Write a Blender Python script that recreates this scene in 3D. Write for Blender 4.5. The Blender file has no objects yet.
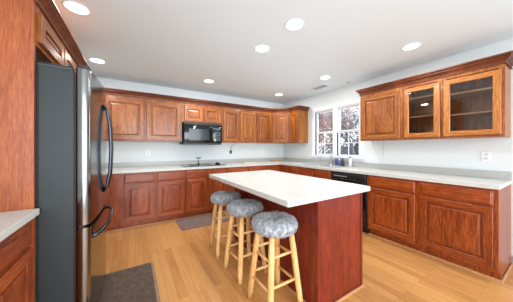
import bpy, bmesh, math, random
from mathutils import Vector, Matrix
random.seed(7)
S = bpy.context.scene
COL = S.collection
PI = math.pi

# ------------------------------------------------------------ camera
FPX, YAW, HOR = 201.03, math.radians(31.668), 147.67
cam_d = bpy.data.cameras.new('camera')
cam_d.sensor_fit = 'HORIZONTAL'
cam_d.sensor_width = 36.0
cam_d.lens = FPX * 36.0 / 513.0
cam_d.shift_y = -(151.0 - HOR) / 513.0
cam_d.clip_start = 0.02
cam_d.clip_end = 200
cam = bpy.data.objects.new('camera', cam_d)
COL.objects.link(cam)
cam.location = (-3.481, -4.2585, 1.261)
cam.rotation_euler = (PI / 2, 0, -YAW)
S.camera = cam

# ------------------------------------------------------------ world and light
W = bpy.data.worlds.new('sky')
S.world = W
W.use_nodes = True
bg = W.node_tree.nodes['Background']
bg.inputs[0].default_value = (0.86, 0.93, 1.0, 1)
bg.inputs[1].default_value = 3.4

def area(name, loc, rot, sx, sy, power, color, spread=PI):
    d = bpy.data.lights.new(name, 'AREA')
    d.shape = 'RECTANGLE'; d.size = sx; d.size_y = sy
    d.energy = power; d.color = color; d.spread = spread
    o = bpy.data.objects.new(name, d)
    o.location = loc; o.rotation_euler = rot
    COL.objects.link(o)
    return o
# daylight entering through the wide glazed opening behind the camera
area('daylight_front', (-2.6, -6.4, 1.25), (PI / 2, 0, 0), 3.9, 2.1, 100, (0.82, 0.91, 1.0), math.radians(115))
# daylight entering through the opening of the left wall, behind the camera
area('daylight_left', (-4.5, -5.2, 1.25), (PI / 2, 0, -PI / 2), 1.6, 2.0, 8, (0.88, 0.94, 1.0))
# daylight through the kitchen window
area('daylight_window', (0.35, -1.6, 1.6), (PI / 2, 0, PI / 2), 1.1, 1.0, 20, (0.88, 0.94, 1.0))
LAMP_W = 11.0

vs = S.view_settings
vs.view_transform = 'Standard'
vs.look = 'None'
vs.exposure = -0.3
vs.gamma = 1
vs.use_curve_mapping = False

# ------------------------------------------------------------ helpers
def srgb(r, g, b):
    f = lambda c: (c / 12.92) if c <= 0.04045 else ((c + 0.055) / 1.055) ** 2.4
    return (f(r / 255), f(g / 255), f(b / 255), 1)

def new_mat(name):
    m = bpy.data.materials.new(name)
    m.use_nodes = True
    nt = m.node_tree
    return m, nt, nt.nodes['Principled BSDF']

def N(nt, t, **kw):
    n = nt.nodes.new(t)
    for k, v in kw.items():
        if k.startswith('i_'):
            n.inputs[k[2:].replace('_', ' ')].default_value = v
        else:
            setattr(n, k, v)
    return n

def ramp(nt, stops):
    r = nt.nodes.new('ShaderNodeValToRGB')
    e = r.color_ramp.elements
    e[0].position, e[0].color = stops[0]
    e[1].position, e[1].color = stops[-1]
    for p, c in stops[1:-1]:
        x = e.new(p); x.color = c
    return r

def plain(name, col, rough=0.5, metal=0.0, spec=0.5, bump=None, coat=0.0):
    m, nt, b = new_mat(name)
    b.inputs['Base Color'].default_value = col
    b.inputs['Roughness'].default_value = rough
    b.inputs['Metallic'].default_value = metal
    b.inputs['Specular IOR Level'].default_value = spec
    b.inputs['Coat Weight'].default_value = coat
    tc = N(nt, 'ShaderNodeTexCoord')
    no = N(nt, 'ShaderNodeTexNoise', i_Scale=(bump[0] if bump else 60.0), i_Detail=3.0)
    nt.links.new(tc.outputs['Object'], no.inputs['Vector'])
    mr = N(nt, 'ShaderNodeMapRange')
    mr.inputs['To Min'].default_value = max(0.0, rough - 0.04)
    mr.inputs['To Max'].default_value = min(1.0, rough + 0.04)
    nt.links.new(no.outputs['Fac'], mr.inputs['Value'])
    nt.links.new(mr.outputs['Result'], b.inputs['Roughness'])
    if bump:
        bp = N(nt, 'ShaderNodeBump', i_Strength=bump[1], i_Distance=0.002)
        nt.links.new(no.outputs['Fac'], bp.inputs['Height'])
        nt.links.new(bp.outputs['Normal'], b.inputs['Normal'])
    return m

def wood(name, dark, mid, light, axis='z', rough=0.34, scale=1.3, coat=0.15, con=.15):
    m, nt, b = new_mat(name)
    L = nt.links.new
    tc = N(nt, 'ShaderNodeTexCoord')
    oi = N(nt, 'ShaderNodeObjectInfo')
    add = N(nt, 'ShaderNodeVectorMath', operation='ADD')
    mul = N(nt, 'ShaderNodeVectorMath', operation='SCALE')
    comb = N(nt, 'ShaderNodeCombineXYZ')
    for i in range(3): L(oi.outputs['Random'], comb.inputs[i])
    L(comb.outputs[0], mul.inputs[0]); mul.inputs['Scale'].default_value = 17.0
    L(tc.outputs['Object'], add.inputs[0]); L(mul.outputs[0], add.inputs[1])
    mp = N(nt, 'ShaderNodeMapping')
    s = {'z': (1, 1, .09), 'x': (.09, 1, 1), 'y': (1, .09, 1)}[axis]
    mp.inputs['Scale'].default_value = [v * scale for v in s]
    L(add.outputs[0], mp.inputs['Vector'])
    n1 = N(nt, 'ShaderNodeTexNoise', i_Scale=26.0, i_Detail=6.0, i_Roughness=0.62, i_Distortion=0.9)
    n2 = N(nt, 'ShaderNodeTexNoise', i_Scale=120.0, i_Detail=3.0, i_Roughness=0.6)
    n3 = N(nt, 'ShaderNodeTexNoise', i_Scale=4.0, i_Detail=2.0)
    L(mp.outputs[0], n1.inputs['Vector']); L(mp.outputs[0], n2.inputs['Vector'])
    L(mp.outputs[0], n3.inputs['Vector'])
    a = N(nt, 'ShaderNodeMath', operation='MULTIPLY_ADD'); a.inputs[1].default_value = 0.45
    L(n2.outputs['Fac'], a.inputs[0])
    sc = N(nt, 'ShaderNodeMath', operation='MULTIPLY'); sc.inputs[1].default_value = 0.45
    L(n1.outputs['Fac'], sc.inputs[0]); L(sc.outputs[0], a.inputs[2])
    a2 = N(nt, 'ShaderNodeMath', operation='MULTIPLY_ADD'); a2.inputs[1].default_value = 0.25
    L(n3.outputs['Fac'], a2.inputs[0]); L(a.outputs[0], a2.inputs[2])
    r = ramp(nt, [(0.58 - con, dark), (0.58, mid), (0.58 + con, light)])
    L(a2.outputs[0], r.inputs[0])
    hs = N(nt, 'ShaderNodeHueSaturation')
    vr = N(nt, 'ShaderNodeMapRange'); vr.inputs['To Min'].default_value = 0.9; vr.inputs['To Max'].default_value = 1.1
    L(oi.outputs['Random'], vr.inputs['Value']); L(vr.outputs['Result'], hs.inputs['Value'])
    L(r.outputs[0], hs.inputs['Color'])
    L(hs.outputs[0], b.inputs['Base Color'])
    b.inputs['Roughness'].default_value = rough
    b.inputs['Coat Weight'].default_value = coat
    b.inputs['Coat Roughness'].default_value = 0.12
    bp = N(nt, 'ShaderNodeBump', i_Strength=0.12, i_Distance=0.002)
    L(a.outputs[0], bp.inputs['Height']); L(bp.outputs[0], b.inputs['Normal'])
    return m

class MB:
    """mesh builder: every shape added ends up in one mesh"""
    def __init__(s):
        s.v = []; s.f = []; s.m = []; s.sm = []
    def add(s, vs_, fs, mi=0, smooth=False):
        o = len(s.v)
        s.v += [tuple(v) for v in vs_]
        for i, f in enumerate(fs):
            s.f.append([o + k for k in f])
            s.m.append(mi[i] if isinstance(mi, list) else mi); s.sm.append(smooth)
        return s
    def box(s, x0, x1, y0, y1, z0, z1, mi=0):
        x0, x1 = sorted((x0, x1)); y0, y1 = sorted((y0, y1)); z0, z1 = sorted((z0, z1))
        v = [(x0, y0, z0), (x1, y0, z0), (x1, y1, z0), (x0, y1, z0), (x0, y0, z1), (x1, y0, z1), (x1, y1, z1), (x0, y1, z1)]
        return s.add(v, [(0, 3, 2, 1), (4, 5, 6, 7), (0, 1, 5, 4), (1, 2, 6, 5), (2, 3, 7, 6), (3, 0, 4, 7)], mi)
    def bevbox(s, x0, x1, y0, y1, z0, z1, r, seg=2, mi=0):
        bm = bmesh.new()
        bmesh.ops.create_cube(bm, size=1)
        for v in bm.verts:
            v.co = Vector((x0 if v.co.x < 0 else x1, y0 if v.co.y < 0 else y1, z0 if v.co.z < 0 else z1))
        bmesh.ops.bevel(bm, geom=bm.edges[:] + bm.verts[:], offset=r, segments=seg, profile=0.5, affect='EDGES')
        bm.verts.index_update()
        s.add([v.co[:] for v in bm.verts], [[v.index for v in f.verts] for f in bm.faces], mi, seg > 1)
        bm.free(); return s
    def prism(s, pts, z0, z1, mi=0):
        n = len(pts)
        v = [(p[0], p[1], z0) for p in pts] + [(p[0], p[1], z1) for p in pts]
        f = [list(range(n))[::-1], list(range(n, 2 * n))] + [[i, (i + 1) % n, n + (i + 1) % n, n + i] for i in range(n)]
        return s.add(v, f, mi)
    def tube(s, pts, rad, n=10, mi=0, caps=True):
        pts = [Vector(p) for p in pts]
        rs = rad if isinstance(rad, (list, tuple)) else [rad] * len(pts)
        vs_ = []; up = None
        for i, p in enumerate(pts):
            t = (pts[min(i + 1, len(pts) - 1)] - pts[max(i - 1, 0)]).normalized()
            if up is None:
                up = Vector((0, 0, 1)) if abs(t.z) < .9 else Vector((1, 0, 0))
            a = t.cross(up).normalized(); bb = a.cross(t).normalized(); up = bb
            for k in range(n):
                q = 2 * PI * k / n
                vs_.append(p + (a * math.cos(q) + bb * math.sin(q)) * rs[i])
        f = []
        for i in range(len(pts) - 1):
            for k in range(n):
                k2 = (k + 1) % n
                f.append([i * n + k, i * n + k2, (i + 1) * n + k2, (i + 1) * n + k])
        if caps:
            f.append(list(range(n))); f.append([(len(pts) - 1) * n + k for k in range(n)][::-1])
        return s.add(vs_, f, mi, True)
    def lathe(s, prof, c=(0, 0, 0), n=24, mi=0, smooth=True):
        vs_ = []; f = []
        for r, z in prof:
            for k in range(n):
                q = 2 * PI * k / n
                vs_.append((c[0] + r * math.cos(q), c[1] + r * math.sin(q), c[2] + z))
        m = len(prof)
        for i in range(m - 1):
            for k in range(n):
                k2 = (k + 1) % n
                f.append([i * n + k, i * n + k2, (i + 1) * n + k2, (i + 1) * n + k])
        if prof[0][0] > 1e-4: f.append([k for k in range(n)][::-1])
        if prof[-1][0] > 1e-4: f.append([(m - 1) * n + k for k in range(n)])
        return s.add(vs_, f, mi, smooth)
    def build(s, name, mats, parent=None, loc=(0, 0, 0), rot=(0, 0, 0)):
        me = bpy.data.meshes.new(name)
        me.from_pydata(s.v, [], s.f)
        if not isinstance(mats, (list, tuple)): mats = [mats]
        for m in mats: me.materials.append(m)
        for p, mi, sm in zip(me.polygons, s.m, s.sm):
            p.material_index = mi; p.use_smooth = sm
        bm = bmesh.new(); bm.from_mesh(me)
        bmesh.ops.recalc_face_normals(bm, faces=bm.faces[:])
        bm.to_mesh(me); bm.free()
        o = bpy.data.objects.new(name, me)
        COL.objects.link(o)
        if parent: o.parent = parent
        o.location = loc; o.rotation_euler = rot
        return o

def tag(o, label, cat, group=None):
    o['label'] = label; o['category'] = cat
    if group: o['group'] = group
    return o
def thing(name, label, cat, loc=(0, 0, 0), rz=0, group=None):
    o = bpy.data.objects.new(name, None)
    o.empty_display_size = .1
    COL.objects.link(o); o.location = loc; o.rotation_euler = (0, 0, rz)
    return tag(o, label, cat, group)
def struct(o):
    o['kind'] = 'structure'; return o
def copy_tree(o, parent=None):
    c = o.copy(); COL.objects.link(c)
    if parent: c.parent = parent
    for ch in o.children: copy_tree(ch, c)
    return c

# ------------------------------------------------------------ materials
def wset(tagname, d, m, l, **k):
    return [wood(tagname + '_' + a, d, m, l, a, **k) for a in 'zx']
WU = wset('honey_stained_oak', srgb(88, 38, 10), srgb(150, 82, 28), srgb(188, 120, 52))
WB = wset('red_stained_oak', srgb(82, 27, 9), srgb(146, 65, 23), srgb(182, 95, 40))
WI = wset('cherry_stained_oak', srgb(74, 18, 10), srgb(120, 34, 16), srgb(150, 56, 30))
WG = wset('light_honey_oak', srgb(120, 62, 20), srgb(178, 108, 46), srgb(208, 144, 76))
WYd = wood('dark_crown_oak', srgb(56, 22, 8), srgb(106, 48, 18), srgb(146, 80, 36), 'x', rough=.5, coat=0)
pine = wood('pale_pine', srgb(204, 148, 82), srgb(234, 186, 120), srgb(246, 210, 152), 'z', rough=.45, coat=.05)
shoe_m = wood('pale_oak_trim', srgb(180, 124, 76), srgb(206, 152, 104), srgb(224, 178, 132), 'x', rough=.5, coat=0)

wall_m = plain('wall_paint', srgb(224, 230, 230), .85, bump=(180, .05))
ceil_m = plain('ceiling_paint', srgb(230, 243, 250), .9, bump=(150, .05))
white_m = plain('white_gloss_paint', srgb(236, 238, 240), .4)
plastic_w = plain('white_plastic', srgb(240, 241, 240), .35)
groove_m = plain('socket_grey_plastic', srgb(186, 188, 188), .5)
black_g = plain('black_gloss', srgb(14, 15, 17), .08, spec=.6)
black_m = plain('black_satin', srgb(24, 25, 27), .4)
charcoal = plain('dark_grey_textured_steel', srgb(42, 48, 49), .45, spec=.4, bump=(420, .35))
gasket = plain('black_rubber', srgb(16, 16, 17), .6)
chrome = plain('chrome', srgb(205, 210, 215), .14, metal=1)
dark_metal = plain('dark_brushed_metal', srgb(70, 74, 82), .24, metal=1)
cord_m = plain('black_cable', srgb(30, 30, 32), .5)
blue_m = plain('blue_plastic', srgb(50, 92, 150), .3)
purple_m = plain('purple_plastic', srgb(120, 90, 140), .35)
beige_m = plain('beige_board', srgb(206, 200, 178), .5)
tan_m = plain('tan_wood_board', srgb(190, 150, 110), .5)

def steel():
    m, nt, b = new_mat('stainless_steel')
    L = nt.links.new
    b.inputs['Base Color'].default_value = srgb(138, 138, 136)
    b.inputs['Metallic'].default_value = 1
    b.inputs['Roughness'].default_value = .2
    tc = N(nt, 'ShaderNodeTexCoord'); mp = N(nt, 'ShaderNodeMapping')
    mp.inputs['Scale'].default_value = (1, 1, .02)
    no = N(nt, 'ShaderNodeTexNoise', i_Scale=700.0, i_Detail=2.0)
    L(tc.outputs['Object'], mp.inputs[0]); L(mp.outputs[0], no.inputs['Vector'])
    mr = N(nt, 'ShaderNodeMapRange'); mr.inputs['To Min'].default_value = .11; mr.inputs['To Max'].default_value = .2
    L(no.outputs['Fac'], mr.inputs['Value']); L(mr.outputs['Result'], b.inputs['Roughness'])
    return m
steel_m = steel()

def counter_mat(k=1.0, nm='speckled_white_laminate'):
    m, nt, b = new_mat(nm)
    L = nt.links.new
    tc = N(nt, 'ShaderNodeTexCoord')
    n1 = N(nt, 'ShaderNodeTexNoise', i_Scale=260.0, i_Detail=4.0, i_Roughness=.7)
    n2 = N(nt, 'ShaderNodeTexVoronoi', i_Scale=150.0)
    L(tc.outputs['Object'], n1.inputs['Vector']); L(tc.outputs['Object'], n2.inputs['Vector'])
    r = ramp(nt, [(.34, srgb(172 * k, 171 * k, 164 * k)), (.5, srgb(210 * k, 211 * k, 207 * k)), (.7, srgb(228 * k, 229 * k, 226 * k))])
    L(n1.outputs['Fac'], r.inputs[0])
    r2 = ramp(nt, [(.10, srgb(150, 146, 138)), (.2, (1, 1, 1, 1))])
    L(n2.outputs['Distance'], r2.inputs[0])
    mx = N(nt, 'ShaderNodeMix', data_type='RGBA', blend_type='MULTIPLY'); mx.inputs[0].default_value = .35
    L(r.outputs[0], mx.inputs[6]); L(r2.outputs[0], mx.inputs[7])
    L(mx.outputs[2], b.inputs['Base Color'])
    b.inputs['Roughness'].default_value = .3
    return m
counter_m = counter_mat()
splash_m = counter_mat(.89, 'speckled_white_laminate_shaded')  # darkened copy of the counter laminate; backsplash shade put into the colour

def floor_mat():
    m, nt, b = new_mat('oak_plank_floor')
    L = nt.links.new
    tc = N(nt, 'ShaderNodeTexCoord'); mp = N(nt, 'ShaderNodeMapping')
    mp.inputs['Rotation'].default_value = (0, 0, PI / 2)
    L(tc.outputs['Object'], mp.inputs[0])
    br = N(nt, 'ShaderNodeTexBrick', i_Scale=1.0)
    br.offset = .37; br.offset_frequency = 2
    br.inputs['Brick Width'].default_value = .95; br.inputs['Row Height'].default_value = .075
    br.inputs['Mortar Size'].default_value = .0011; br.inputs['Mortar Smooth'].default_value = .1
    br.inputs['Bias'].default_value = 0
    br.inputs['Color1'].default_value = (0, 0, 0, 1); br.inputs['Color2'].default_value = (1, 1, 1, 1)
    br.inputs['Mortar'].default_value = (.2, .2, .2, 1)
    L(mp.outputs[0], br.inputs['Vector'])
    mp2 = N(nt, 'ShaderNodeMapping'); mp2.inputs['Scale'].default_value = (1, .07, 1)
    L(tc.outputs['Object'], mp2.inputs[0])
    addv = N(nt, 'ShaderNodeVectorMath', operation='ADD')
    L(mp2.outputs[0], addv.inputs[0]); L(br.outputs['Color'], addv.inputs[1])
    n1 = N(nt, 'ShaderNodeTexNoise', i_Scale=38.0, i_Detail=6.0, i_Roughness=.6, i_Distortion=.6)
    L(addv.outputs[0], n1.inputs['Vector'])
    a = N(nt, 'ShaderNodeMath', operation='MULTIPLY_ADD'); a.inputs[1].default_value = .5
    L(n1.outputs['Fac'], a.inputs[0])
    sc = N(nt, 'ShaderNodeMath', operation='MULTIPLY'); sc.inputs[1].default_value = .2
    L(br.outputs['Color'], sc.inputs[0]); L(sc.outputs[0], a.inputs[2])
    r = ramp(nt, [(.12, srgb(172, 116, 64)), (.36, srgb(207, 149, 87)), (.64, srgb(221, 169, 107))])
    L(a.outputs[0], r.inputs[0])
    mx = N(nt, 'ShaderNodeMix', data_type='RGBA', blend_type='MIX')
    L(br.outputs['Fac'], mx.inputs[0]); L(r.outputs[0], mx.inputs[6]); mx.inputs[7].default_value = srgb(160, 106, 58)
    L(mx.outputs[2], b.inputs['Base Color'])
    b.inputs['Roughness'].default_value = .3
    b.inputs['Coat Weight'].default_value = .2
    b.inputs['Coat Roughness'].default_value = .2
    return m
floor_m = floor_mat()

def mat_fabric(name, c1, c2, sc=90.0):
    m, nt, b = new_mat(name)
    L = nt.links.new
    tc = N(nt, 'ShaderNodeTexCoord')
    n1 = N(nt, 'ShaderNodeTexNoise', i_Scale=sc, i_Detail=5.0, i_Roughness=.7)
    n2 = N(nt, 'ShaderNodeTexNoise', i_Scale=sc * .35, i_Detail=3.0)
    L(tc.outputs['Object'], n1.inputs['Vector']); L(tc.outputs['Object'], n2.inputs['Vector'])
    a = N(nt, 'ShaderNodeMath', operation='ADD'); L(n1.outputs['Fac'], a.inputs[0]); L(n2.outputs['Fac'], a.inputs[1])
    r = ramp(nt, [(.75, c1), (1.25, c2)])
    h = N(nt, 'ShaderNodeMath', operation='MULTIPLY'); h.inputs[1].default_value = .5
    L(a.outputs[0], h.inputs[0])
    r.color_ramp.elements[0].position = .38; r.color_ramp.elements[1].position = .62
    L(h.outputs[0], r.inputs[0]); L(r.outputs[0], b.inputs['Base Color'])
    b.inputs['Roughness'].default_value = .95
    b.inputs['Sheen Weight'].default_value = .1
    bp = N(nt, 'ShaderNodeBump', i_Strength=.5, i_Distance=.004)
    L(n1.outputs['Fac'], bp.inputs['Height']); L(bp.outputs[0], b.inputs['Normal'])
    return m
mat_brown = mat_fabric('brown_mat_fabric', srgb(74, 56, 44), srgb(104, 84, 68))
mat_taupe = mat_fabric('taupe_rug_fabric', srgb(106, 84, 78), srgb(138, 116, 110))
mat_edge = mat_fabric('tan_mat_edge', srgb(132, 104, 80), srgb(160, 132, 104))
fluff_m = mat_fabric('grey_plush', srgb(122, 124, 128), srgb(194, 197, 200), 90.0)

def glass(name, tint, spec=1.0):
    m = bpy.data.materials.new(name); m.use_nodes = True
    nt = m.node_tree; nt.nodes.clear(); L = nt.links.new
    out = N(nt, 'ShaderNodeOutputMaterial')
    tr = N(nt, 'ShaderNodeBsdfTransparent'); tr.inputs[0].default_value = tint
    gl = N(nt, 'ShaderNodeBsdfGlossy'); gl.inputs['Roughness'].default_value = .02
    fr = N(nt, 'ShaderNodeFresnel'); fr.inputs[0].default_value = 1.5
    mu = N(nt, 'ShaderNodeMath', operation='MULTIPLY'); mu.inputs[1].default_value = spec
    mx = N(nt, 'ShaderNodeMixShader')
    L(fr.outputs[0], mu.inputs[0]); L(mu.outputs[0], mx.inputs[0]); L(tr.outputs[0], mx.inputs[1]); L(gl.outputs[0], mx.inputs[2])
    L(mx.outputs[0], out.inputs[0])
    return m
win_glass = glass('window_glass', (.97, .98, .98, 1))
cab_glass = glass('cabinet_glass', (.94, .95, .96, 1), 1.2)

def emis(name, col, st):
    m, nt, b = new_mat(name)
    b.inputs['Base Color'].default_value = col
    b.inputs['Emission Color'].default_value = col
    b.inputs['Emission Strength'].default_value = st
    return m
lens_m = emis('lit_lamp_lens', (.98, .98, 1, 1), 6.0)

# ------------------------------------------------------------ the room
XL, YF, ZC = -4.59, -6.5, 2.44
struct(MB().box(XL - .12, .12, YF - .12, .12, -.1, 0).build('floor', floor_m))
struct(MB().box(XL - .12, .12, YF - .12, .12, ZC, ZC + .1).build('ceiling', ceil_m))
struct(MB().box(XL - .12, .12, 0, .12, 0, ZC).build('wall_back', wall_m))
WY0, WY1, WZ0, WZ1 = -2.16, -1.10, 1.085, 2.07      # window opening
struct(MB().box(0, .12, WY1, 0, 0, ZC).box(0, .12, YF, WY0, 0, ZC)
       .box(0, .12, WY0, WY1, 0, WZ0).box(0, .12, WY0, WY1, WZ1, ZC).build('wall_right', wall_m))
struct(MB().box(XL - .12, XL, -4.3, 0, 0, ZC).box(XL - .12, XL, YF, -6.2, 0, ZC)
       .box(XL - .12, XL, -6.2, -4.3, 2.3, ZC).build('wall_left', wall_m))
struct(MB().box(XL - .12, -4.45, YF - .12, YF, 0, ZC).box(-.15, .12, YF - .12, YF, 0, ZC)
       .box(-4.45, -.15, YF - .12, YF, 2.3, ZC).box(-3.2, -2.9, YF - .12, YF, 0, 2.3).box(-1.75, -1.45, YF - .12, YF, 0, 2.3)
       .box(-2.9, -1.75, YF - .12, YF, 0, .9).build('wall_front', wall_m))
m = MB()
for xa, xb, za in ((-4.45, -3.2, 0), (-2.9, -1.75, .9), (-1.45, -.15, 0)):
    m.box(xa, xa + .06, YF - .08, YF - .03, za, 2.3).box(xb - .06, xb, YF - .08, YF - .03, za, 2.3).box((xa + xb) / 2 - .03, (xa + xb) / 2 + .03, YF - .08, YF - .03, za, 2.3)
    m.box(xa, xb, YF - .08, YF - .03, za, za + .08).box(xa, xb, YF - .08, YF - .03, 2.2, 2.3)
struct(m.build('window_3', white_m))
struct(MB().box(-.014, 0, YF, -3.87, 0, .09).box(-.009, 0, YF, -3.87, .09, .1).build('baseboard_right', white_m))

# window: outer casing, sill, centre mullion, two double hung units
def window(idx, y0, y1):
    fr = MB()
    t = .02
    fr.box(.0, .1, y0, y0 + t, WZ0, WZ1).box(.0, .1, y1 - t, y1, WZ0, WZ1)
    fr.box(.0, .1, y0 + t, y1 - t, WZ0, WZ0 + t).box(.0, .1, y0 + t, y1 - t, WZ1 - t, WZ1)
    root = struct(fr.build('window_%d' % idx, white_m))
    zm = 1.585
    MB().box(.004, .024, y1 - t - .014, y1 - t, WZ0 + t, WZ1 - t if idx == 1 else 1.56).build('jamb_liner', gasket, root)
    for nm, xa, za, zb in (('upper_sash', .06, zm - .02, WZ1 - t), ('lower_sash', .025, WZ0 + t, zm + .02)):
        m = MB(); s = .022
        a, b = y0 + t, y1 - t
        m.box(xa, xa + .03, a, a + s, za, zb).box(xa, xa + .03, b - s, b, za, zb)
        m.box(xa, xa + .03, a + s, b - s, za, za + s).box(xa, xa + .03, a + s, b - s, zb - s, zb)
        ym, zz = (a + b) / 2, (za + zb) / 2
        if nm == 'lower_sash': m.box(xa + .008, xa + .02, ym - .006, ym + .006, za + s, zb - s)
        if nm == 'lower_sash': m.box(xa + .008, xa + .02, a + s, ym - .008, zz - .008, zz + .008)
        if nm == 'lower_sash': m.box(xa + .008, xa + .02, ym + .008, b - s, zz - .008, zz + .008)
        so = m.build(nm, white_m, root)
        MB().box(xa + .0125, xa + .0155, a + s, b - s, za + s, zb - s).build('pane', win_glass, so)
    return root
ymid = (WY0 + WY1) / 2
window(1, ymid + .03, WY1)
window(2, WY0, ymid - .03)
c = MB()
c.box(-.018, .0, WY1, WY1 + .07, WZ0 - .06, WZ1 + .07).box(-.018, .0, WY0 - .07, WY0, WZ0 - .06, WZ1 + .07)
c.box(-.018, .0, WY0, WY1, WZ1, WZ1 + .07).box(-.014, .1, ymid - .03, ymid + .03, WZ0, WZ1)
c.box(-.018, .0, WY0, WY1, WZ0 - .06, WZ0)
struct(c.build('trim_1', white_m))
struct(MB().box(-.05, .03, WY0 - .09, WY1 + .09, WZ0 - .022, WZ0).build('trim_2', white_m)).location = (-.0185, 0, 0)

# ------------------------------------------------------------ cabinet parts
def ring_panel(w, h, rings, mats, split=True):
    """door / drawer front: rectangular rings (inset, depth towards -y)"""
    m = MB(); vs_ = []
    for ins, d in rings:
        vs_ += [(ins, -d, ins), (w - ins, -d, ins), (w - ins, -d, h - ins), (ins, -d, h - ins)]
    fs = []; mi = []
    for i in range(len(rings) - 1):
        for k in range(4):
            k2 = (k + 1) % 4
            fs.append([i * 4 + k, i * 4 + k2, (i + 1) * 4 + k2, (i + 1) * 4 + k])
            mi.append((1 if k in (0, 2) else 0) if split and rings[i + 1][0] <= .0635 else mats)
    n = (len(rings) - 1) * 4
    fs.append([n, n + 1, n + 2, n + 3]); mi.append(mats)
    fs.append([3, 2, 1, 0]); mi.append(mats)
    m.add(vs_, fs, mi)
    return m
def make_door(x, z, w, h, y, W_, parent, rz=0):
    t = .022; s = .062 if w > .3 else .05
    rings = [(0, 0), (0, t - .005), (.005, t), (s - .002, t), (s, t - .003), (s + .001, t - .020), (s + .018, t - .020), (s + .019, t - .009), (s + .036, t - .004), (s + .039, t - .004)]
    return ring_panel(w, h, rings, 0).build('door', W_, parent, (x, y, z), (0, 0, rz))
def make_drawer(x, z, w, h, y, W_, parent):
    t = .02
    rings = [(0, 0), (0, t - .009), (.004, t - .006), (.012, t - .004), (.016, t)]
    return ring_panel(w, h, rings, 1, False).build('drawer', W_, parent, (x, y, z))

CAB = 'wall and base cabinets'
def base_cab(label, loc, rz, w, fronts, d=.61, end=None):
    """fronts: list of (x0, x1, kind); local x along the wall, front towards -y"""
    r = thing('base_cabinet', label, 'cabinet', loc, rz, 'red oak base cabinets')
    m = MB()
    m.box(0, w, -d, 0, .1, .876)
    m.box(0, w, -(d - .075), 0, 0, .1)
    if end == 'r': m.box(w, w + .006, -d, 0, .1, .876); m.box(w, w + .006, -(d - .075), 0, 0, .1)
    m.build('carcass', WB[0], r)
    for x0, x1, kind in fronts:
        if kind == 'dd':
            make_drawer(x0, .715, x1 - x0, .14, -d, WB, r)
            make_door(x0, .135, x1 - x0, .565, -d, WB, r)
        elif kind == 'd':
            make_door(x0, .135, x1 - x0, .72, -d, WB, r)
        elif kind == 'f':
            make_drawer(x0, .715, x1 - x0, .14, -d, WB, r)
    return r
def wall_cab(label, loc, rz, w, z0, z1, doors, d=.305, W_=None):
    W_ = W_ or WU
    r = thing('wall_cabinet', label, 'cabinet', loc, rz, 'honey oak wall cabinets')
    MB().box(0, w, -d, 0, z0, z1).build('carcass', W_[0], r)
    for x0, x1 in doors:
        make_door(x0, z0 + .022, x1 - x0, 2.058 - z0 - .022, -d, W_, r)
    return r

G = .0015
# ---- back wall, uppers (x from the left)
ZT = 2.13
def bw(xa, xb, z0, doors, label):
    return wall_cab(label, (xa + G, -.001, 0), 0, xb - xa - 2 * G, z0, ZT, [(a - xa - G, b - xa - G) for a, b in doors])
bw(-4.25, -3.88, 1.372, [(-4.23, -3.90)], 'oak wall cabinet at the far left of the back wall, behind the refrigerator')
bw(-3.88, -2.69, 1.372, [(-3.855, -3.315), (-3.275, -2.72)], 'wide two-door oak wall cabinet left of the microwave')
bw(-2.69, -1.89, 1.742, [(-2.65, -2.30), (-2.275, -1.925)], 'short two-door oak wall cabinet directly above the microwave')
bw(-1.89, -1.49, 1.372, [(-1.865, -1.515)], 'single-door oak wall cabinet just right of the microwave')
bw(-1.49, -1.06, 1.372, [(-1.465, -1.085)], 'single-door oak wall cabinet, second to the right of the microwave')
bw(-1.06, -.612, 1.372, [(-1.035, -.64)], 'single-door oak wall cabinet touching the diagonal corner cabinet')
r = thing('wall_cabinet', 'diagonal corner oak wall cabinet where back wall meets window wall', 'cabinet', (-.001, -.001, 0), 0, 'honey oak wall cabinets')
MB().prism([(0, 0), (-.608, 0), (-.608, -.305), (-.305, -.608), (0, -.608)], 1.372, ZT).build('carcass', WU[0], r)
q = Vector((1, -1)).normalized(); base = Vector((-.608, -.305)) + q * .028
make_door(base.x, 1.394, .429 - .056, .664, base.y, WU, r, -PI / 4)
# ---- right wall, uppers (local x runs towards the camera)
def rw(ya, yb, doors, label):
    return wall_cab(label, (-.001, ya - G, 0), -PI / 2, ya - yb - 2 * G, 1.372, ZT, [(ya - G - a, ya - G - b) for a, b in doors])
rw(-.612, -.907, [(-.635, -.885)], 'narrow oak wall cabinet with exposed end panel just left of the window')
rw(-2.35, -2.955, [(-2.375, -2.925)], 'oak wall cabinet with solid raised-panel door just right of the window')

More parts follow.
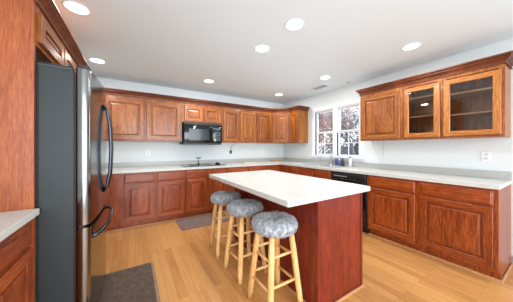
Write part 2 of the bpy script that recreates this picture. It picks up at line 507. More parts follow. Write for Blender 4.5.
def glass_cab(ya, yb, door, label, shelves=(1.635, 1.878)):
    w = ya - yb - 2 * G
    r = thing('glass_front_cabinet', label, 'cabinet', (-.001, ya - G, 0), -PI / 2, 'glass-door oak wall cabinets')
    z0, d, t = 1.372, .305, .018
    m = MB()
    m.box(0, t, -d, 0, z0, ZT).box(w - t, w, -d, 0, z0, ZT).box(t, w - t, -d, 0, z0, z0 + t)
    m.box(t, w - t, -d, 0, 2.07, ZT).box(t, w - t, -.008, 0, z0 + t, 2.07)
    m.box(t, .04, -d, -d + .019, z0 + t, 2.07).box(w - .04, w - t, -d, -d + .019, z0 + t, 2.07)
    m.build('carcass', WU[0], r)
    for z in shelves:
        MB().box(t, w - t, -d + .012, -.009, z, z + .018).build('shelf', shoe_m, r)
    x0, x1 = ya - G - door[0], ya - G - door[1]
    dw, dh, s, th = x1 - x0, .664, .058, .02
    m = MB()
    ro = [(0, 0), (0, th - .005), (.005, th), (s - .006, th), (s, th - .006), (s, 0)]
    vs_ = []
    for ins, dd in ro: vs_ += [(ins, -dd, ins), (dw - ins, -dd, ins), (dw - ins, -dd, dh - ins), (ins, -dd, dh - ins)]
    fs = []; mi = []
    for i in range(len(ro)):
        j = (i + 1) % len(ro)
        for k in range(4):
            k2 = (k + 1) % 4
            fs.append([i * 4 + k, i * 4 + k2, j * 4 + k2, j * 4 + k]); mi.append(1 if k in (0, 2) else 0)
    m.add(vs_, fs, mi)
    dr = m.build('door', WG, r, (x0, -d, z0 + .022))
    MB().box(s - .001, dw - s + .001, -.010, -.006, s - .001, dh - s + .001).build('glass_pane', cab_glass, dr)
    return r
glass_cab(-2.955, -3.37, (-2.975, -3.352), 'narrower glass-front oak wall cabinet with two shelves, middle of the right run', (1.66, 1.908))
glass_cab(-3.37, -3.854, (-3.388, -3.83), 'wider glass-front oak wall cabinet at the near end of the right run')
# ---- left wall, above the refrigerator
def lw(ya, yb, doors, label):
    w = yb - ya - 2 * G
    return wall_cab(label, (XL + .001, ya + G, 0), PI / 2, w, 1.862, ZT, [(a - ya - G, b - ya - G) for a, b in doors], d=.628)
lw(-2.59, -1.67, [(-2.57, -2.115), (-2.085, -1.69)], 'deep two-door oak wall cabinet above the refrigerator')
lw(-1.67, -1.25, [(-1.65, -1.27)], 'small oak wall cabinet beyond the refrigerator on the left wall')

# crown mouldings
def crown(path, label):
    prof = [(0, 2.106), (.009, 2.106), (.010, 2.116), (.003, 2.120), (.007, 2.136), (.028, 2.158), (.037, 2.162), (.037, 2.170), (.032, 2.174), (.051, 2.186), (.051, 2.200), (0, 2.200)]
    P = [Vector(p) for p in path]; n = len(P); vs_ = []
    for i, p in enumerate(P):
        dirs = []
        if i > 0: dirs.append((P[i] - P[i - 1]).normalized())
        if i < n - 1: dirs.append((P[i + 1] - P[i]).normalized())
        nn = [Vector((d.y, -d.x)) for d in dirs]
        if len(nn) == 2:
            b = (nn[0] + nn[1]).normalized(); b = b / b.dot(nn[0])
        else: b = nn[0]
        for o, z in prof: vs_.append((p.x + b.x * o, p.y + b.y * o, z))
    k = len(prof); fs = []
    for i in range(n - 1):
        for j in range(k):
            j2 = (j + 1) % k
            fs.append([i * k + j, i * k + j2, (i + 1) * k + j2, (i + 1) * k + j])
    fs.append(list(range(k))); fs.append([(n - 1) * k + j for j in range(k)])
    o = MB().add(vs_, fs, 0).build('crown_molding', WYd)
    return tag(o, label, 'molding', 'crown moldings over the cabinets')
e = .3075
crown([(-4.25, -e), (-.609, -e), (-e, -.609), (-e, -.9085), (-.001, -.9085)], 'oak crown molding stepping round the corner over the back wall cabinets')
crown([(-.001, -2.3485), (-e, -2.3485), (-e, -3.8555), (-.001, -3.8555)], 'oak crown molding over the glass-front cabinets right of the window')
crown([(XL + .6305, -2.590), (XL + .6305, -1.2485), (XL + .001, -1.2485)], 'oak crown molding over the cabinets above the refrigerator')

# tall panel beside the refrigerator
tag(MB().box(XL + .001, -3.96, -2.616, -2.592, .001, ZC - .001).build('tall_side_panel', wood('oak_veneer', srgb(124, 54, 22), srgb(168, 84, 38), srgb(192, 110, 58), 'z', rough=.4, con=.16, scale=1.4)),
    'tall oak side panel rising to the ceiling left of the refrigerator', 'panel')

# ---- base cabinets, back wall
def bb(xa, xb, fr, label):
    return base_cab(label, (xa + G, -.001, 0), 0, xb - xa - 2 * G, [(a - xa - G, b - xa - G, k) for a, b, k in fr])
bb(-3.975, -3.725, [(-3.95, -3.765, 'd')], 'slim oak base cabinet next to the refrigerator handle')
bb(-3.725, -3.16, [(-3.59, -3.178, 'dd')], 'oak base cabinet with a wide left stile, left of the cooktop')
bb(-3.16, -2.69, [(-3.142, -2.708, 'dd')], 'oak base cabinet just left of the cooktop, second full door from the refrigerator')
bb(-2.69, -2.295, [(-2.668, -2.325, 'dd')], 'narrower oak base cabinet under the left half of the cooktop, above the rug')
bb(-2.295, -1.90, [(-2.27, -1.92, 'dd')], 'oak base cabinet under the right half of the cooktop, behind the farthest stool')
bb(-1.90, -1.44, [(-1.88, -1.455, 'dd')], 'oak base cabinet right of the cooktop, its drawer showing above the island')
bb(-1.44, -.99, [(-1.42, -1.01, 'dd')], 'oak base cabinet behind the island, second to the right of the cooktop')
r = thing('base_cabinet', 'corner oak base cabinet where the two counters meet', 'cabinet', (-.001, -.001, 0), 0, 'red oak base cabinets')
MB().prism([(0, 0), (-.986, 0), (-.986, -.61), (-.61, -.61), (-.61, -.986), (0, -.986)], .1, .876).prism([(0, 0), (-.986, 0), (-.986, -.535), (-.535, -.535), (-.535, -.986), (0, -.986)], 0, .1).build('carcass', WB[0], r)
make_drawer(-.97, .715, .33, .14, -.61, WB, r)
# ---- base cabinets, right wall
def rb(ya, yb, fr, label, end=None):
    return base_cab(label, (-.001, ya - G, 0), -PI / 2, ya - yb - 2 * G, [(ya - G - a, ya - G - b, k) for a, b, k in fr], end=end)
rb(-.99, -1.26, [(-1.01, -1.24, 'dd')], 'narrow oak base cabinet between the corner and the sink')
rb(-1.26, -2.03, [(-1.28, -1.635, 'dd'), (-1.655, -2.01, 'dd')], 'oak sink base cabinet beneath the window')
rb(-2.635, -3.235, [(-2.665, -3.213, 'dd')], 'oak base cabinet just right of the dishwasher')
rb(-3.235, -3.85, [(-3.262, -3.822, 'dd')], 'widest oak base cabinet at the near end of the right run', end='r')
# ---- left wall, near
def lb(ya, yb, fr, label):
    return base_cab(label, (XL + .001, ya + G, 0), PI / 2, yb - ya - 2 * G, [(a - ya - G, b - ya - G, k) for a, b, k in fr])
lb(-3.06, -2.617, [(-3.035, -2.64, 'dd')], 'red oak base cabinet in front of the tall side panel, left edge of the picture')
lb(-3.52, -3.06, [(-3.50, -3.08, 'dd')], 'oak base cabinet on the left wall beside the camera')
lb(-1.25, -.64, [(-1.23, -.95, 'dd'), (-.93, -.66, 'dd')], 'two-door oak base cabinet on the left wall, beyond the refrigerator')

# ------------------------------------------------------------ counters
SX0, SX1, SY0, SY1 = -.50, -.12, -1.98, -1.25          # sink cut-out
ct = thing('countertop', 'long L-shaped speckled white countertop along the back and window walls', 'countertop')
z0, z1 = .877, .914
m = MB()
m.box(-4.589, -.64, -.64, -.001, z0, z1)
m.box(-.64, -.001, SY1, -.001, z0, z1).box(-.64, -.001, -3.862, SY0, z0, z1)
m.box(-.64, SX0, SY0, SY1, z0, z1).box(SX1, -.001, SY0, SY1, z0, z1)
m.build('slab', counter_m, ct)
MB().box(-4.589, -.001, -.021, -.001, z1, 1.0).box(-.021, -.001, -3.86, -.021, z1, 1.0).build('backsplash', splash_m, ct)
ct = thing('countertop', 'short speckled white countertop end at the left edge, before the oak side panel', 'countertop')
MB().bevbox(XL + .001, -3.936, -3.54, -2.618, z0, z1, .003, 1).build('slab', counter_m, ct)
ct = thing('countertop', 'short white countertop on the left wall beyond the refrigerator', 'countertop')
MB().box(XL + .001, -3.942, -1.26, -.642, z0, z1).build('slab', counter_m, ct)

# shoe mouldings at the floor (pale)
struct(MB().box(-3.975, -.53, -.548, -.537, .0005, .018).build('trim_3', shoe_m))
struct(MB().box(-.548, -.537, -3.862, -2.62, .0005, .018).box(-.537, -.016, -3.871, -3.859, .0005, .018).build('trim_4', shoe_m))

# ------------------------------------------------------------ sink, taps, dishwasher
sk = thing('sink', 'stainless double-bowl sink set in the counter below the window', 'sink', ((SX0 + SX1) / 2, (SY0 + SY1) / 2, 0))
cx_, cy_ = (SX0 + SX1) / 2, (SY0 + SY1) / 2
hw, hl = (SX1 - SX0) / 2, (SY1 - SY0) / 2
m = MB()
a, b = hw - .002, hl - .002
m.box(-a - .015, a + .015, -b - .015, -b + .02, z1 + .0005, z1 + .006).box(-a - .015, a + .015, b - .02, b + .015, z1 + .0005, z1 + .006)
m.box(-a - .015, -a + .02, -b + .02, b - .02, z1 + .0005, z1 + .006).box(a - .02, a + .015, -b + .02, b - .02, z1 + .0005, z1 + .006)
m.build('rim', chrome, sk)
for s_ in (-1, 1):
    m = MB(); ya, yb = sorted((s_ * .012, s_ * (b - .02))); xa, xb = -a + .02, a - .02; zb = .879
    m.box(xa, xb, ya, yb, zb, zb + .002).box(xa, xa + .003, ya, yb, zb, z1).box(xb - .003, xb, ya, yb, zb, z1)
    m.box(xa, xb, ya, ya + .003, zb, z1).box(xa, xb, yb - .003, yb, zb, z1)
    m.build('bowl', plain('satin_sink_steel', srgb(206, 212, 216), .45, metal=.6), sk)
def arc(cx, cz, r, a0, a1, n=10):
    return [(cx + r * math.cos(math.radians(a0 + (a1 - a0) * i / n)), 0, cz + r * math.sin(math.radians(a0 + (a1 - a0) * i / n))) for i in range(n + 1)]
fa = thing('faucet', 'tall chrome gooseneck faucet standing behind the sink', 'faucet', (-.075, -1.60, z1))
MB().lathe([(.03, 0), (.03, .012), (.02, .03), (.018, .10), (.013, .11)]).build('base', chrome, fa)
MB().tube([(0, 0, .09), (0, 0, .2)] + arc(-.075, .24, .075, 0, 170), .013).build('spout', chrome, fa)
MB().tube([(0, .0, .07), (0, -.04, .085), (0, -.09, .12)], [.010, .008, .006]).build('handle', chrome, fa)
fa = thing('faucet', 'small curved filtered-water tap left of the tall gooseneck faucet', 'faucet', (-.075, -1.33, z1))
MB().lathe([(.018, 0), (.018, .01), (.009, .02), (.008, .06)]).build('base', chrome, fa)
MB().tube([(0, 0, .05), (0, 0, .1)] + arc(-.04, .11, .04, 0, 165), .006).build('spout', chrome, fa)

dw = thing('dishwasher', 'black dishwasher between the sink cabinet and the right base cabinets', 'dishwasher', (-.001, -2.034, 0), -PI / 2)
MB().box(0, .597, -.575, 0, .1, .874).box(0, .597, -.53, 0, 0, .1).build('body', black_m, dw)
MB().bevbox(.004, .593, -.62, -.576, .11, .735, .006).build('door', black_g, dw)
cp = MB().bevbox(.004, .593, -.628, -.576, .74, .872, .008).build('control_panel', black_m, dw)
for i in range(6):
    MB().box(.06 + i * .04, .085 + i * .04, -.631, -.6285, .80, .812).build('button', groove_m, cp)
MB().bevbox(.16, .44, -.65, -.6285, .752, .775, .006).build('handle', dark_metal, dw)

# small things on the sink counter
def bottle(label, loc, r, h, body, cap, pump=False):
    t = thing('soap_bottle' if pump else 'bottle', label, 'bottle', loc)
    MB().lathe([(r, 0), (r, h * .62), (r * .8, h * .72), (r * .35, h * .8), (r * .35, h * .84)], n=16).build('bottle_body', body, t)
    m = MB().lathe([(r * .42, h * .84), (r * .42, h * .92), (r * .15, h * .93), (r * .15, h)], n=12)
    if pump: m.tube([(0, 0, h * .98), (-r * 1.2, 0, h * .98)], r * .14, 8)
    m.build('pump' if pump else 'cap', cap, t)
    return t
bottle('blue dish soap bottle right of the tall faucet', (-.085, -1.735, z1 + .0005), .03, .17, blue_m, plastic_w)
bottle('small purple bottle among the items right of the faucet', (-.10, -1.80, z1 + .0005), .028, .13, purple_m, plastic_w)
bottle('dark blue bottle nearest the dishwasher side of the sink', (-.085, -1.87, z1 + .0005), .03, .15, plain('navy_plastic', srgb(44, 58, 84), .3), dark_metal)
bottle('white pump soap bottle standing alone under the right window', (-.09, -2.03, z1 + .0005), .026, .19, plastic_w, dark_metal, True)

# ------------------------------------------------------------ cooktop and microwave
ck = thing('cooktop', 'flat black glass cooktop set in the back counter', 'cooktop', (-2.29, -.31, z1 + .0005))
MB().bevbox(-.40, .40, -.25, .24, 0, .010, .004, 1).build('glass_surface', black_g, ck)
for x, y, rr in ((-.22, -.11, .09), (-.22, .13, .075), (.08, -.11, .075), (.08, .13, .095)):
    MB().lathe([(rr - .004, .0101), (rr - .004, .0108), (rr, .0108), (rr, .0101)], (x, y, 0), 32).build('burner', groove_m, ck)
for y in (-.10, .02):
    MB().lathe([(.026, .0101), (.026, .022), (.020, .046), (.0, .048)], (.29, y, 0), 20).build('knob', black_m, ck)
st = thing('utensil_stand', 'small black T-shaped stand at the back of the cooktop', 'stand', (-2.33, -.13, z1 + .0105))
MB().lathe([(.035, 0), (.035, .008), (.008, .014)], n=20).build('base', black_m, st)
MB().lathe([(.007, .012), (.007, .12)], n=10).build('pole', black_m, st)
MB().bevbox(-.055, .055, -.015, .015, .118, .134, .004).build('bar', black_m, st)

mw = thing('microwave', 'black over-the-range microwave mounted above the cooktop', 'microwave', (-2.67, -.001, 1.322))
WM, HM = .738, .417
MB().box(0, WM, -.36, 0, 0, HM).build('body', black_m, mw)
m = MB(); m.bevbox(.003, .548, -.395, -.361, .035, HM - .045, .006)
md = m.build('door', black_g, mw)
MB().box(.09, .485, -.3965, -.3952, .085, .30).build('window', plain('microwave_window', srgb(22, 25, 28), .1, spec=.5), md)
MB().tube([(.528, -.396, .07), (.528, -.425, .09), (.528, -.425, .32), (.528, -.396, .34)], .008).build('handle', black_m, md)
cp = MB().bevbox(.552, WM - .003, -.393, -.361, .035, HM - .045, .006).build('control_panel', black_g, mw)
MB().box(.582, .712, -.3955, -.3935, .29, .335).build('display', plain('display_glass', srgb(60, 92, 104), .15), cp)
for i in range(3):
    for j in range(4):
        MB().box(.582 + i * .046, .616 + i * .046, -.3955, -.3935, .075 + j * .048, .107 + j * .048).build('button', plain('key_grey', srgb(84, 100, 112), .3), cp) if (i or j) else MB().box(.582, .616, -.3955, -.3935, .075, .107).build('button', groove_m, cp)
m = MB()
m.box(.003, WM - .003, -.39, -.361, HM - .04, HM - .002)
for k in range(14): m.box(.03 + k * .05, .065 + k * .05, -.392, -.39, HM - .03, HM - .012)
m.build('vent_grille', black_m, mw)
MB().box(.003, WM - .003, -.385, -.361, 0, .03).build('lower_trim', black_m, mw)

# ------------------------------------------------------------ wall outlets, cord, marks
def outlet(label, loc, rz):
    t = thing('wall_outlet', label, 'outlet', loc, rz, 'white wall outlets')
    MB().bevbox(-.036, .036, -.006, 0, -.058, .058, .002, 1).build('cover_plate', plastic_w, t)
    for z in (-.022, .022):
        MB().bevbox(-.016, .016, -.008, -.0061, z - .014, z + .014, .001, 1).build('socket', plain('socket_plastic', srgb(206, 208, 208), .4), t)
outlet('white wall outlet on the back wall left of the cooktop', (-3.234, -.0005, 1.16), 0)
outlet('white wall outlet on the back wall near the corner', (-.69, -.0005, 1.13), 0)
outlet('white wall outlet below the glass-front cabinets, near the right edge', (-.0005, -3.673, 1.16), -PI / 2)
cd = thing('power_adapter', 'small black plug adapter hanging by its cord right of the microwave', 'cord', (-1.56, -.02, 0))
MB().bevbox(-.022, .022, -.02, .015, 1.125, 1.20, .006).build('plug', cord_m, cd)
MB().tube([(0, 0, 1.198), (.005, 0, 1.24), (.03, 0, 1.29), (.07, 0, 1.325), (.10, 0, 1.345), (.105, 0, 1.371)], .004, 6).build('cable', cord_m, cd)
cd2 = tag(MB().tube([(-.012, -2.56, 1.371), (-.012, -2.565, 1.30), (-.012, -2.555, 1.20), (-.012, -2.56, 1.13)], .003, 6).build('hanging_cord', groove_m),
          'thin grey cord hanging under the solid-door cabinet right of the window', 'cord')

tag(MB().bevbox(-1.42, -1.02, -.40, -.20, z1 + .0005, z1 + .018, .004, 1).build('cutting_board', beige_m), 'pale flat board lying on the back counter right of the cooktop', 'board')
tag(MB().bevbox(-.47, -.20, -.19, -.05, z1 + .0005, z1 + .03, .004, 1).build('wooden_tray', tan_m), 'low tan wooden tray in the corner of the counters', 'tray')

# ------------------------------------------------------------ refrigerator
fg = thing('refrigerator', 'stainless steel refrigerator with dark grey side, left of the back cabinets', 'refrigerator', (-4.17, -2.13, 0))
X0 = 4.17
MB().box(.222, .375, -.455, .455, .03, 1.745).build('body', charcoal, fg)
MB().box(-.38, .2215, -.452, .452, .03, 1.744).build('rear_gap_shade', gasket, fg)  # rear of the body coloured black to imitate the shaded gap beside the panel
MB().box(.3755, .385, -.448, .448, .06, 1.735).build('door_gasket', gasket, fg)
for x in (-.33, .33):
    for y in (-.40, .40): MB().lathe([(.02, 0), (.02, .03)], (x, y, 0), 12).build('foot', gasket, fg)
def fx(y): return .453 + .030 * (1 - (y / .455) ** 2)
def fdoor(y0, y1, z0_, z1_, name):
    m = MB(); n = 14; r = .034
    pts = []
    for i in range(n + 1):
        y = y0 + (y1 - y0) * i / n
        x = fx(y)
        pts.append([x, y])
    # round the vertical corners
    def corner(y, s_, r):
        c = [fx(y + s_ * r) - r, y + s_ * r]
        return [[c[0] + r * math.sin(PI / 2 * i / 8), c[1] - s_ * r * math.cos(PI / 2 * i / 8)] for i in range(9)]
    ra = r if abs(y0) > .1 else .008; rb_ = r if abs(y1) > .1 else .008
    mid_ = [p for p in pts if y0 + ra < p[1] < y1 - rb_]
    pts = corner(y0, 1, ra) + mid_ + corner(y1, -1, rb_)[::-1]
    poly = [(.386, y0)] + [tuple(p) for p in pts] + [(.386, y1)]
    k = len(poly)
    vs_ = [(p[0], p[1], z0_) for p in poly] + [(p[0], p[1], z1_) for p in poly]
    m.add(vs_, [[i, i + 1, k + i + 1, k + i] for i in range(k - 1)] + [[k - 1, 0, k, 2 * k - 1]], 0, True)
    m.add(vs_, [list(range(k))[::-1], list(range(k, 2 * k))], 0)
    return m.build(name, steel_m, fg)
d1 = fdoor(-.455, -.003, .765, 1.765, 'door')
d2 = fdoor(.003, .455, .765, 1.765, 'door')
d3 = fdoor(-.455, .455, .10, .745, 'freezer_drawer')
MB().box(.398, .425, -.45, .45, .746, .764).build('divider', gasket, fg)
MB().box(.376, .43, -.44, .44, .03, .095).build('toe_grille', black_m, fg)
for s_, par in ((-1, d1), (1, d2)):
    y = s_ * .045; x = fx(y)
    MB().tube([(x - .004, y, .90), (x + .024, y, .935), (x + .044, y, 1.05), (x + .052, y, 1.25), (x + .044, y, 1.45), (x + .024, y, 1.575), (x - .004, y, 1.61)], .0125).build('handle', dark_metal, par)
    MB().bevbox(.386, .452, s_ * .40 - .045, s_ * .40 + .045, 1.766, 1.79, .006).build('hinge_cover', black_m, par)
MB().tube([(fx(.36) - .004, -.38, .66), (fx(.34) + .03, -.34, .672), (fx(.2) + .052, -.2, .68), (fx(0) + .052, 0, .682), (fx(.2) + .052, .2, .68), (fx(.34) + .03, .34, .672), (fx(.36) - .004, .38, .66)], .013).build('handle', dark_metal, d3)
for y in (-.43, .43): MB().bevbox(-.02, .372, y - .02, y + .02, 1.7455, 1.772, .005).build('hinge_rail', black_m, fg)

# ------------------------------------------------------------ island
IX0, IX1, IY0, IY1 = -2.285, -1.695, -3.205, -1.74
isl = thing('kitchen_island', 'cherry red wooden kitchen island in the middle of the floor', 'island', ((IX0 + IX1) / 2, (IY0 + IY1) / 2, 0))
hx, hy = (IX1 - IX0) / 2, (IY1 - IY0) / 2
MB().box(-hx + .004, hx - .004, -hy + .004, hy - .004, .0, .871).build('body', WI[0], isl)
for sx in (-1, 1):
    for sy in (-1, 1):
        m = MB()
        if sx > 0:
            m.box(hx - .03, hx, sy * hy - sy * .03, sy * hy, .0, .871)
        else:
            m.box(-hx - .002, -hx + .06, sy * hy - sy * .06, sy * (hy + .002), .0, .871)
        m.build('corner_post', WI[0], isl)
m = MB()
m.box(-hx - .012, hx + .012, -hy - .012, -hy - .0022, 0, .018).box(-hx - .012, hx + .012, hy + .0022, hy + .012, 0, .018)
m.box(-hx - .012, -hx - .0022, -hy, hy, 0, .018).box(hx + .0022, hx + .012, -hy, hy, 0, .018)
m.build('shoe_molding', shoe_m, isl)
for k in range(3):
    w_ = (2 * hy - .1) / 3
    make_door(hx - .004, .11, w_ - .02, .74, -hy + .05 + k * w_ + .01, WI, isl, PI / 2)
tag(MB().bevbox(-2.625, -1.66, -3.258, -1.685, .872, .914, .003, 1).build('countertop', counter_m), 'thick white rectangular countertop lying on the island', 'countertop')

# ------------------------------------------------------------ stools
def make_stool():
    r = thing('bar_stool', 'x', 'stool', (0, 0, 0), 0, 'bar stools along the island')
    MB().lathe([(0, .585), (.15, .585), (.165, .595), (.168, .61), (.16, .622), (0, .622)], n=32).build('seat', pine, r)
    hb, ht = .15, .095
    sg = [(-1, -1), (1, -1), (1, 1), (-1, 1)]
    at = lambda s_, z: Vector((s_[0], s_[1], 0)) * (hb + (ht - hb) * z / .585) + Vector((0, 0, z))
    for s_ in sg:
        MB().tube([at(s_, 0), at(s_, .08), at(s_, .45), at(s_, .586)], [.020, .0235, .025, .021], 12).build('leg', pine, r)
    for i in range(4):
        a, b = sg[i], sg[(i + 1) % 4]
        for z in ((.19, .40) if i % 2 else (.225, .435)):
            p, q = at(a, z), at(b, z); dd = (q - p).normalized() * .012
            MB().tube([p + dd, (p + q) / 2, q - dd], [.0095, .0115, .0095], 8).build('rung', pine, r)
    # plush cover: rounded, gathered folds and a central dimple, short pile
    m = MB(); n = 120; prof = []
    for t in [i / 40 for i in range(41)]:
        a = -.42 * PI + t * (.92 * PI)          # from under the rim up to the centre
        prof.append(a)
    vs_ = []; fs = []
    R, zc = .184, .642
    rng = random.Random(3)
    for a in prof:
        if a < 0: rr = .135 + (R - .135) * max(0, math.cos(a)) ** .8; z = zc + .052 * math.sin(a)
        else:
            u = a / (PI / 2); rr = R * max(0, math.cos(a)) ** .62; z = zc + .062 * math.sin(a) ** .8
            z -= .032 * math.exp(-(rr / .045) ** 2)
        for k in range(n):
            q = 2 * PI * k / n
            w_ = 1 + .012 * math.sin(q * 3 + 1) + (.03 * (.5 - (1 - abs(math.sin(q * 8 + .8 * math.sin(q * 2)))) ** 2) if a < .7 else .004)
            fold = .004 - .017 * (1 - abs(math.sin(q * 4.5 + .7 * math.sin(2 * q)))) ** 3 * min(1, rr / .04) * (1 - .45 * rr / R) if a > 0 else 0
            jit = rng.uniform(-.0035, .0035)
            vs_.append((rr * w_ * math.cos(q) * (1 + jit * 4), rr * w_ * math.sin(q) * (1 + jit * 4), z + fold + rng.uniform(-.0028, .0028)))
    for i in range(len(prof) - 1):
        for k in range(n):
            k2 = (k + 1) % n
            fs.append([i * n + k, i * n + k2, (i + 1) * n + k2, (i + 1) * n + k])
    fs.append([(len(prof) - 1) * n + k for k in range(n)])
    m.add(vs_, fs, 0, True)
    # tufts of pile around the cover
    for _ in range(2600):
        i = rng.randrange(2, len(prof) - 2); k = rng.randrange(n)
        p = Vector(vs_[i * n + k]); c0 = Vector((0, 0, .63)); d = (p - c0).normalized()
        d = (d + Vector((rng.uniform(-.6, .6), rng.uniform(-.6, .6), rng.uniform(-.7, .3)))).normalized()
        s1 = d.cross(Vector((rng.random(), rng.random(), rng.random()))).normalized() * .0022
        e_ = p + d * rng.uniform(.006, .013)
        m.add([p - s1, p + s1, e_], [(0, 1, 2)], 0)
    cv = m.build('seat_cover', fluff_m, r)
    MB().lathe([(0, -.006), (.012, -.004), (.013, .0), (.009, .005), (0, .006)], (0, 0, .675), 16).build('button', fluff_m, cv)
    return r
st0 = make_stool()
for i, (y, rz, lab) in enumerate([(-2.935, 0, 'nearest pine bar stool with grey plush seat cover at the island corner'),
                                  (-2.43, .06, 'middle pine bar stool with grey plush seat cover beside the island'),
                                  (-1.93, -.08, 'farthest pine bar stool with grey plush cover, closest to the cooktop')]):
    s_ = st0 if i == 0 else copy_tree(st0)
    s_.location = (-2.492, y, 0); s_.rotation_euler.z = rz; s_['label'] = lab

# ------------------------------------------------------------ mats
def floor_mat_obj(name, x0, x1, y0, y1, m_, label, rz=0):
    t = thing(name, label, 'mat', ((x0 + x1) / 2, (y0 + y1) / 2, .0005), rz)
    a, b = (x1 - x0) / 2, (y1 - y0) / 2
    def rr(a, b, r, n=6):
        pts = []
        for cx, cy, s0 in ((a - r, b - r, 0), (-a + r, b - r, 90), (-a + r, -b + r, 180), (a - r, -b + r, 270)):
            for i in range(n + 1):
                q = math.radians(s0 + 90 * i / n); pts.append((cx + r * math.cos(q), cy + r * math.sin(q)))
        return pts
    o_, i_ = rr(a, b, .04), rr(a - .025, b - .025, .02)
    MB().prism(i_, .002, .012).build('pile', m_, t)
    n = len(o_)
    MB().add([(p[0], p[1], 0) for p in o_] + [(p[0], p[1], .004) for p in o_] + [(p[0], p[1], .011) for p in i_] + [(p[0], p[1], 0) for p in i_],
             [[k * n + j, k * n + (j + 1) % n, ((k + 1) % 4) * n + (j + 1) % n, ((k + 1) % 4) * n + j] for k in range(4) for j in range(n)]).build('border', mat_edge if m_ is mat_brown else m_, t)
floor_mat_obj('floor_mat', -3.86, -3.285, -2.95, -1.77, mat_brown, 'dark brown cushioned mat on the floor in front of the refrigerator')
floor_mat_obj('rug', -2.85, -2.0, -1.08, -.565, mat_taupe, 'taupe rug on the floor in front of the cooktop cabinets')

# ------------------------------------------------------------ ceiling
lt0 = None
LP = [(-3.88, -2.02, 'round recessed ceiling light above the refrigerator top'),
      (-3.885, -.812, 'recessed ceiling light at the left, nearest the back wall cabinets'),
      (-2.16, -2.81, 'recessed ceiling light above the near half of the island'),
      (-2.17, -2.26, 'recessed ceiling light above the middle of the island'),
      (-2.33, -.79, 'recessed ceiling light in front of the microwave'),
      (-.728, -1.99, 'recessed ceiling light in front of the window beside the ceiling vent'),
      (-.72, -3.21, 'recessed ceiling light in front of the glass-front cabinets'),
      (-.716, -.727, 'recessed ceiling light near the corner cabinet')]
ld = bpy.data.lights.new('lamp', 'AREA'); ld.shape = 'DISK'; ld.size = .14; ld.energy = LAMP_W; ld.color = (1.0, .985, .96)
for i, (x, y, lab) in enumerate(LP):
    if lt0 is None:
        t = lt0 = thing('ceiling_light', lab, 'ceiling light', (x, y, ZC), 0, 'recessed ceiling lights')
        MB().lathe([(.079, -.001), (.090, -.001), (.092, -.003), (.087, -.006), (.080, -.006), (.079, -.001)], n=32).build('trim_ring', white_m, t)
        MB().lathe([(0, -.006), (.06, -.006), (.0785, -.004), (.0785, -.001), (0, -.001)], n=32).build('lens', lens_m, t)
        lo = bpy.data.objects.new('lamp', ld); COL.objects.link(lo); lo.parent = t; lo.location = (0, 0, -.014)
    else:
        t = copy_tree(lt0); t.location = (x, y, ZC); t['label'] = lab
vt = thing('ceiling_vent', 'small grey louvred vent in the ceiling before the window', 'vent', (-.38, -1.582, ZC - .0005))
MB().box(-.07, .07, -.15, .15, -.003, 0).build('backing', groove_m, vt)
m = MB().box(-.085, -.07, -.165, .165, -.008, 0).box(.07, .085, -.165, .165, -.008, 0).box(-.07, .07, -.165, -.15, -.008, 0).box(-.07, .07, .15, .165, -.008, 0)
m.build('frame', white_m, vt)
for k in range(7): MB().box(-.066 + k * .02, -.058 + k * .02, -.149, .149, -.009, -.0032).build('slat', groove_m, vt)
sd = thing('smoke_detector', 'tiny round white detector on the ceiling right of the vent', 'detector', (-.188, -2.049, ZC - .0005))
MB().lathe([(.03, 0), (.03, -.012), (.022, -.02), (0, -.02)][::-1], n=24).build('housing', groove_m, sd)

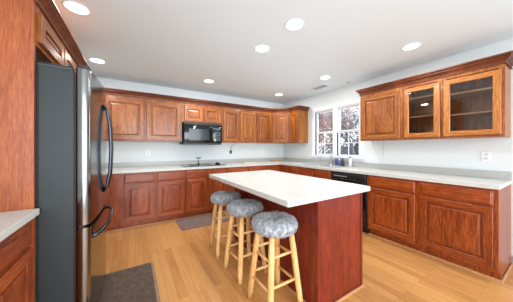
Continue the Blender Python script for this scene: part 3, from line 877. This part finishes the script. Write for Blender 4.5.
# ------------------------------------------------------------ outside
struct(MB().box(.6, 40, -25, 25, -1.0, -.9).build('ground', mat_fabric('winter_grass', srgb(120, 116, 88), srgb(150, 144, 110), 8.0)))
bark = plain('grey_bark', srgb(112, 112, 122), .9, bump=(30, .6))
def leafmat(n, c): return plain(n, c, .8)
leaf_r = leafmat('dry_pink_leaves', srgb(196, 158, 156)); leaf_g = leafmat('dark_evergreen_leaves', srgb(62, 80, 88))
def tree(label, loc, h, seed, leaves=True):
    rg = random.Random(seed)
    t = thing('bare_tree', label, 'tree', loc)
    m = MB(); tips = []
    def br(p, d, l, r, lv):
        pts = [p]; q = p.copy(); dd = d.copy()
        for i in range(4):
            dd = (dd + Vector((rg.uniform(-.18, .18), rg.uniform(-.18, .18), rg.uniform(-.04, .12)))).normalized()
            q = q + dd * l / 4; pts.append(q.copy())
        m.tube(pts, [r * (1 - .13 * i) for i in range(5)], 5 if lv > 1 else 7, caps=False)
        if lv >= 4: tips.append(q); return
        for k in range(5 if lv < 3 else 4):
            s_ = pts[rg.randrange(1, 5)]
            a = Vector((rg.uniform(-1, 1), rg.uniform(-1, 1), rg.uniform(-.1, .9))).normalized()
            br(s_, (dd * .5 + a).normalized(), l * .66, r * .45, lv + 1)
    br(Vector((0, 0, 0)), Vector((0, 0, 1)), h * .5, .016 * h, 0)
    m.build('trunk', bark, t)
    if leaves:
        lm = MB()
        for tp in tips:
            for _ in range(3):
                p = tp + Vector([rg.uniform(-.15, .15) for _ in range(3)])
                a = Vector([rg.uniform(-1, 1) for _ in range(3)]).normalized() * .045
                b = Vector([rg.uniform(-1, 1) for _ in range(3)]).normalized() * .045
                lm.add([p - a, p + b, p + a, p - b], [(0, 1, 2, 3)])
        lf = lm.build('leaves', leaf_r, t); lf['kind'] = 'stuff'
def bush(label, loc, rx, h, seed, name='evergreen_shrub'):
    rg = random.Random(seed); m = MB()
    t = thing(name, label, 'shrub', loc)
    for _ in range(2600):
        a = rg.uniform(0, 2 * PI); zz = rg.random() ** .8; rr = rx * (1 - zz * .75) * rg.uniform(.5, 1) ** .5
        p = Vector((rr * math.cos(a), rr * math.sin(a), zz * h))
        u = Vector([rg.uniform(-1, 1) for _ in range(3)]).normalized() * .09
        w_ = Vector([rg.uniform(-1, 1) for _ in range(3)]).normalized() * .05
        m.add([p - u, p + w_, p + u, p - w_], [(0, 1, 2, 3)])
    m.build('foliage', leaf_g, t)['kind'] = 'stuff'
    MB().lathe([(.06, 0), (.03, h * .8)], n=8).build('stem', bark, t)
G0 = -.9
for i, (x, y, h, sd_, lv) in enumerate([(4.2, 2.45, 4.6, 1, 1), (5.2, 1.75, 5.0, 2, 1), (4.8, .85, 4.8, 5, 0), (7.6, 5.4, 6.5, 8, 1), (8.6, 3.9, 7.0, 9, 1), (7.8, 2.1, 6.0, 12, 0)]):
    tree(['slender winter tree nearest the left edge of the left window', 'bare tree with dry pinkish leaves behind the centre mullion',
          'bare tree without leaves at the right side of the right window', 'far tree with pinkish leaves low in the left window',
          'tall far tree with pinkish leaves between the two windows', 'far leafless tree in the middle of the right window'][i], (x, y, G0), h, sd_, bool(lv))
for i, (x, y, s_, h) in enumerate([(6.6, 1.75, 1.0, 2.3), (6.8, 2.75, .95, 2.2), (6.6, 3.75, .9, 2.3), (6.2, 4.6, .9, 2.1), (9.6, 3.4, 1.3, 2.7), (9.6, 6.0, 1.3, 2.6)]):
    bush(['dark evergreen shrub at the right side of the right window', 'dark evergreen shrub in the middle of the right window',
          'evergreen shrub behind the centre mullion', 'evergreen shrub low at the left edge of the left window',
          'large distant evergreen shrub behind the right window row', 'large distant evergreen shrub behind the left window row'][i], (x, y, G0), s_, h, 20 + i)
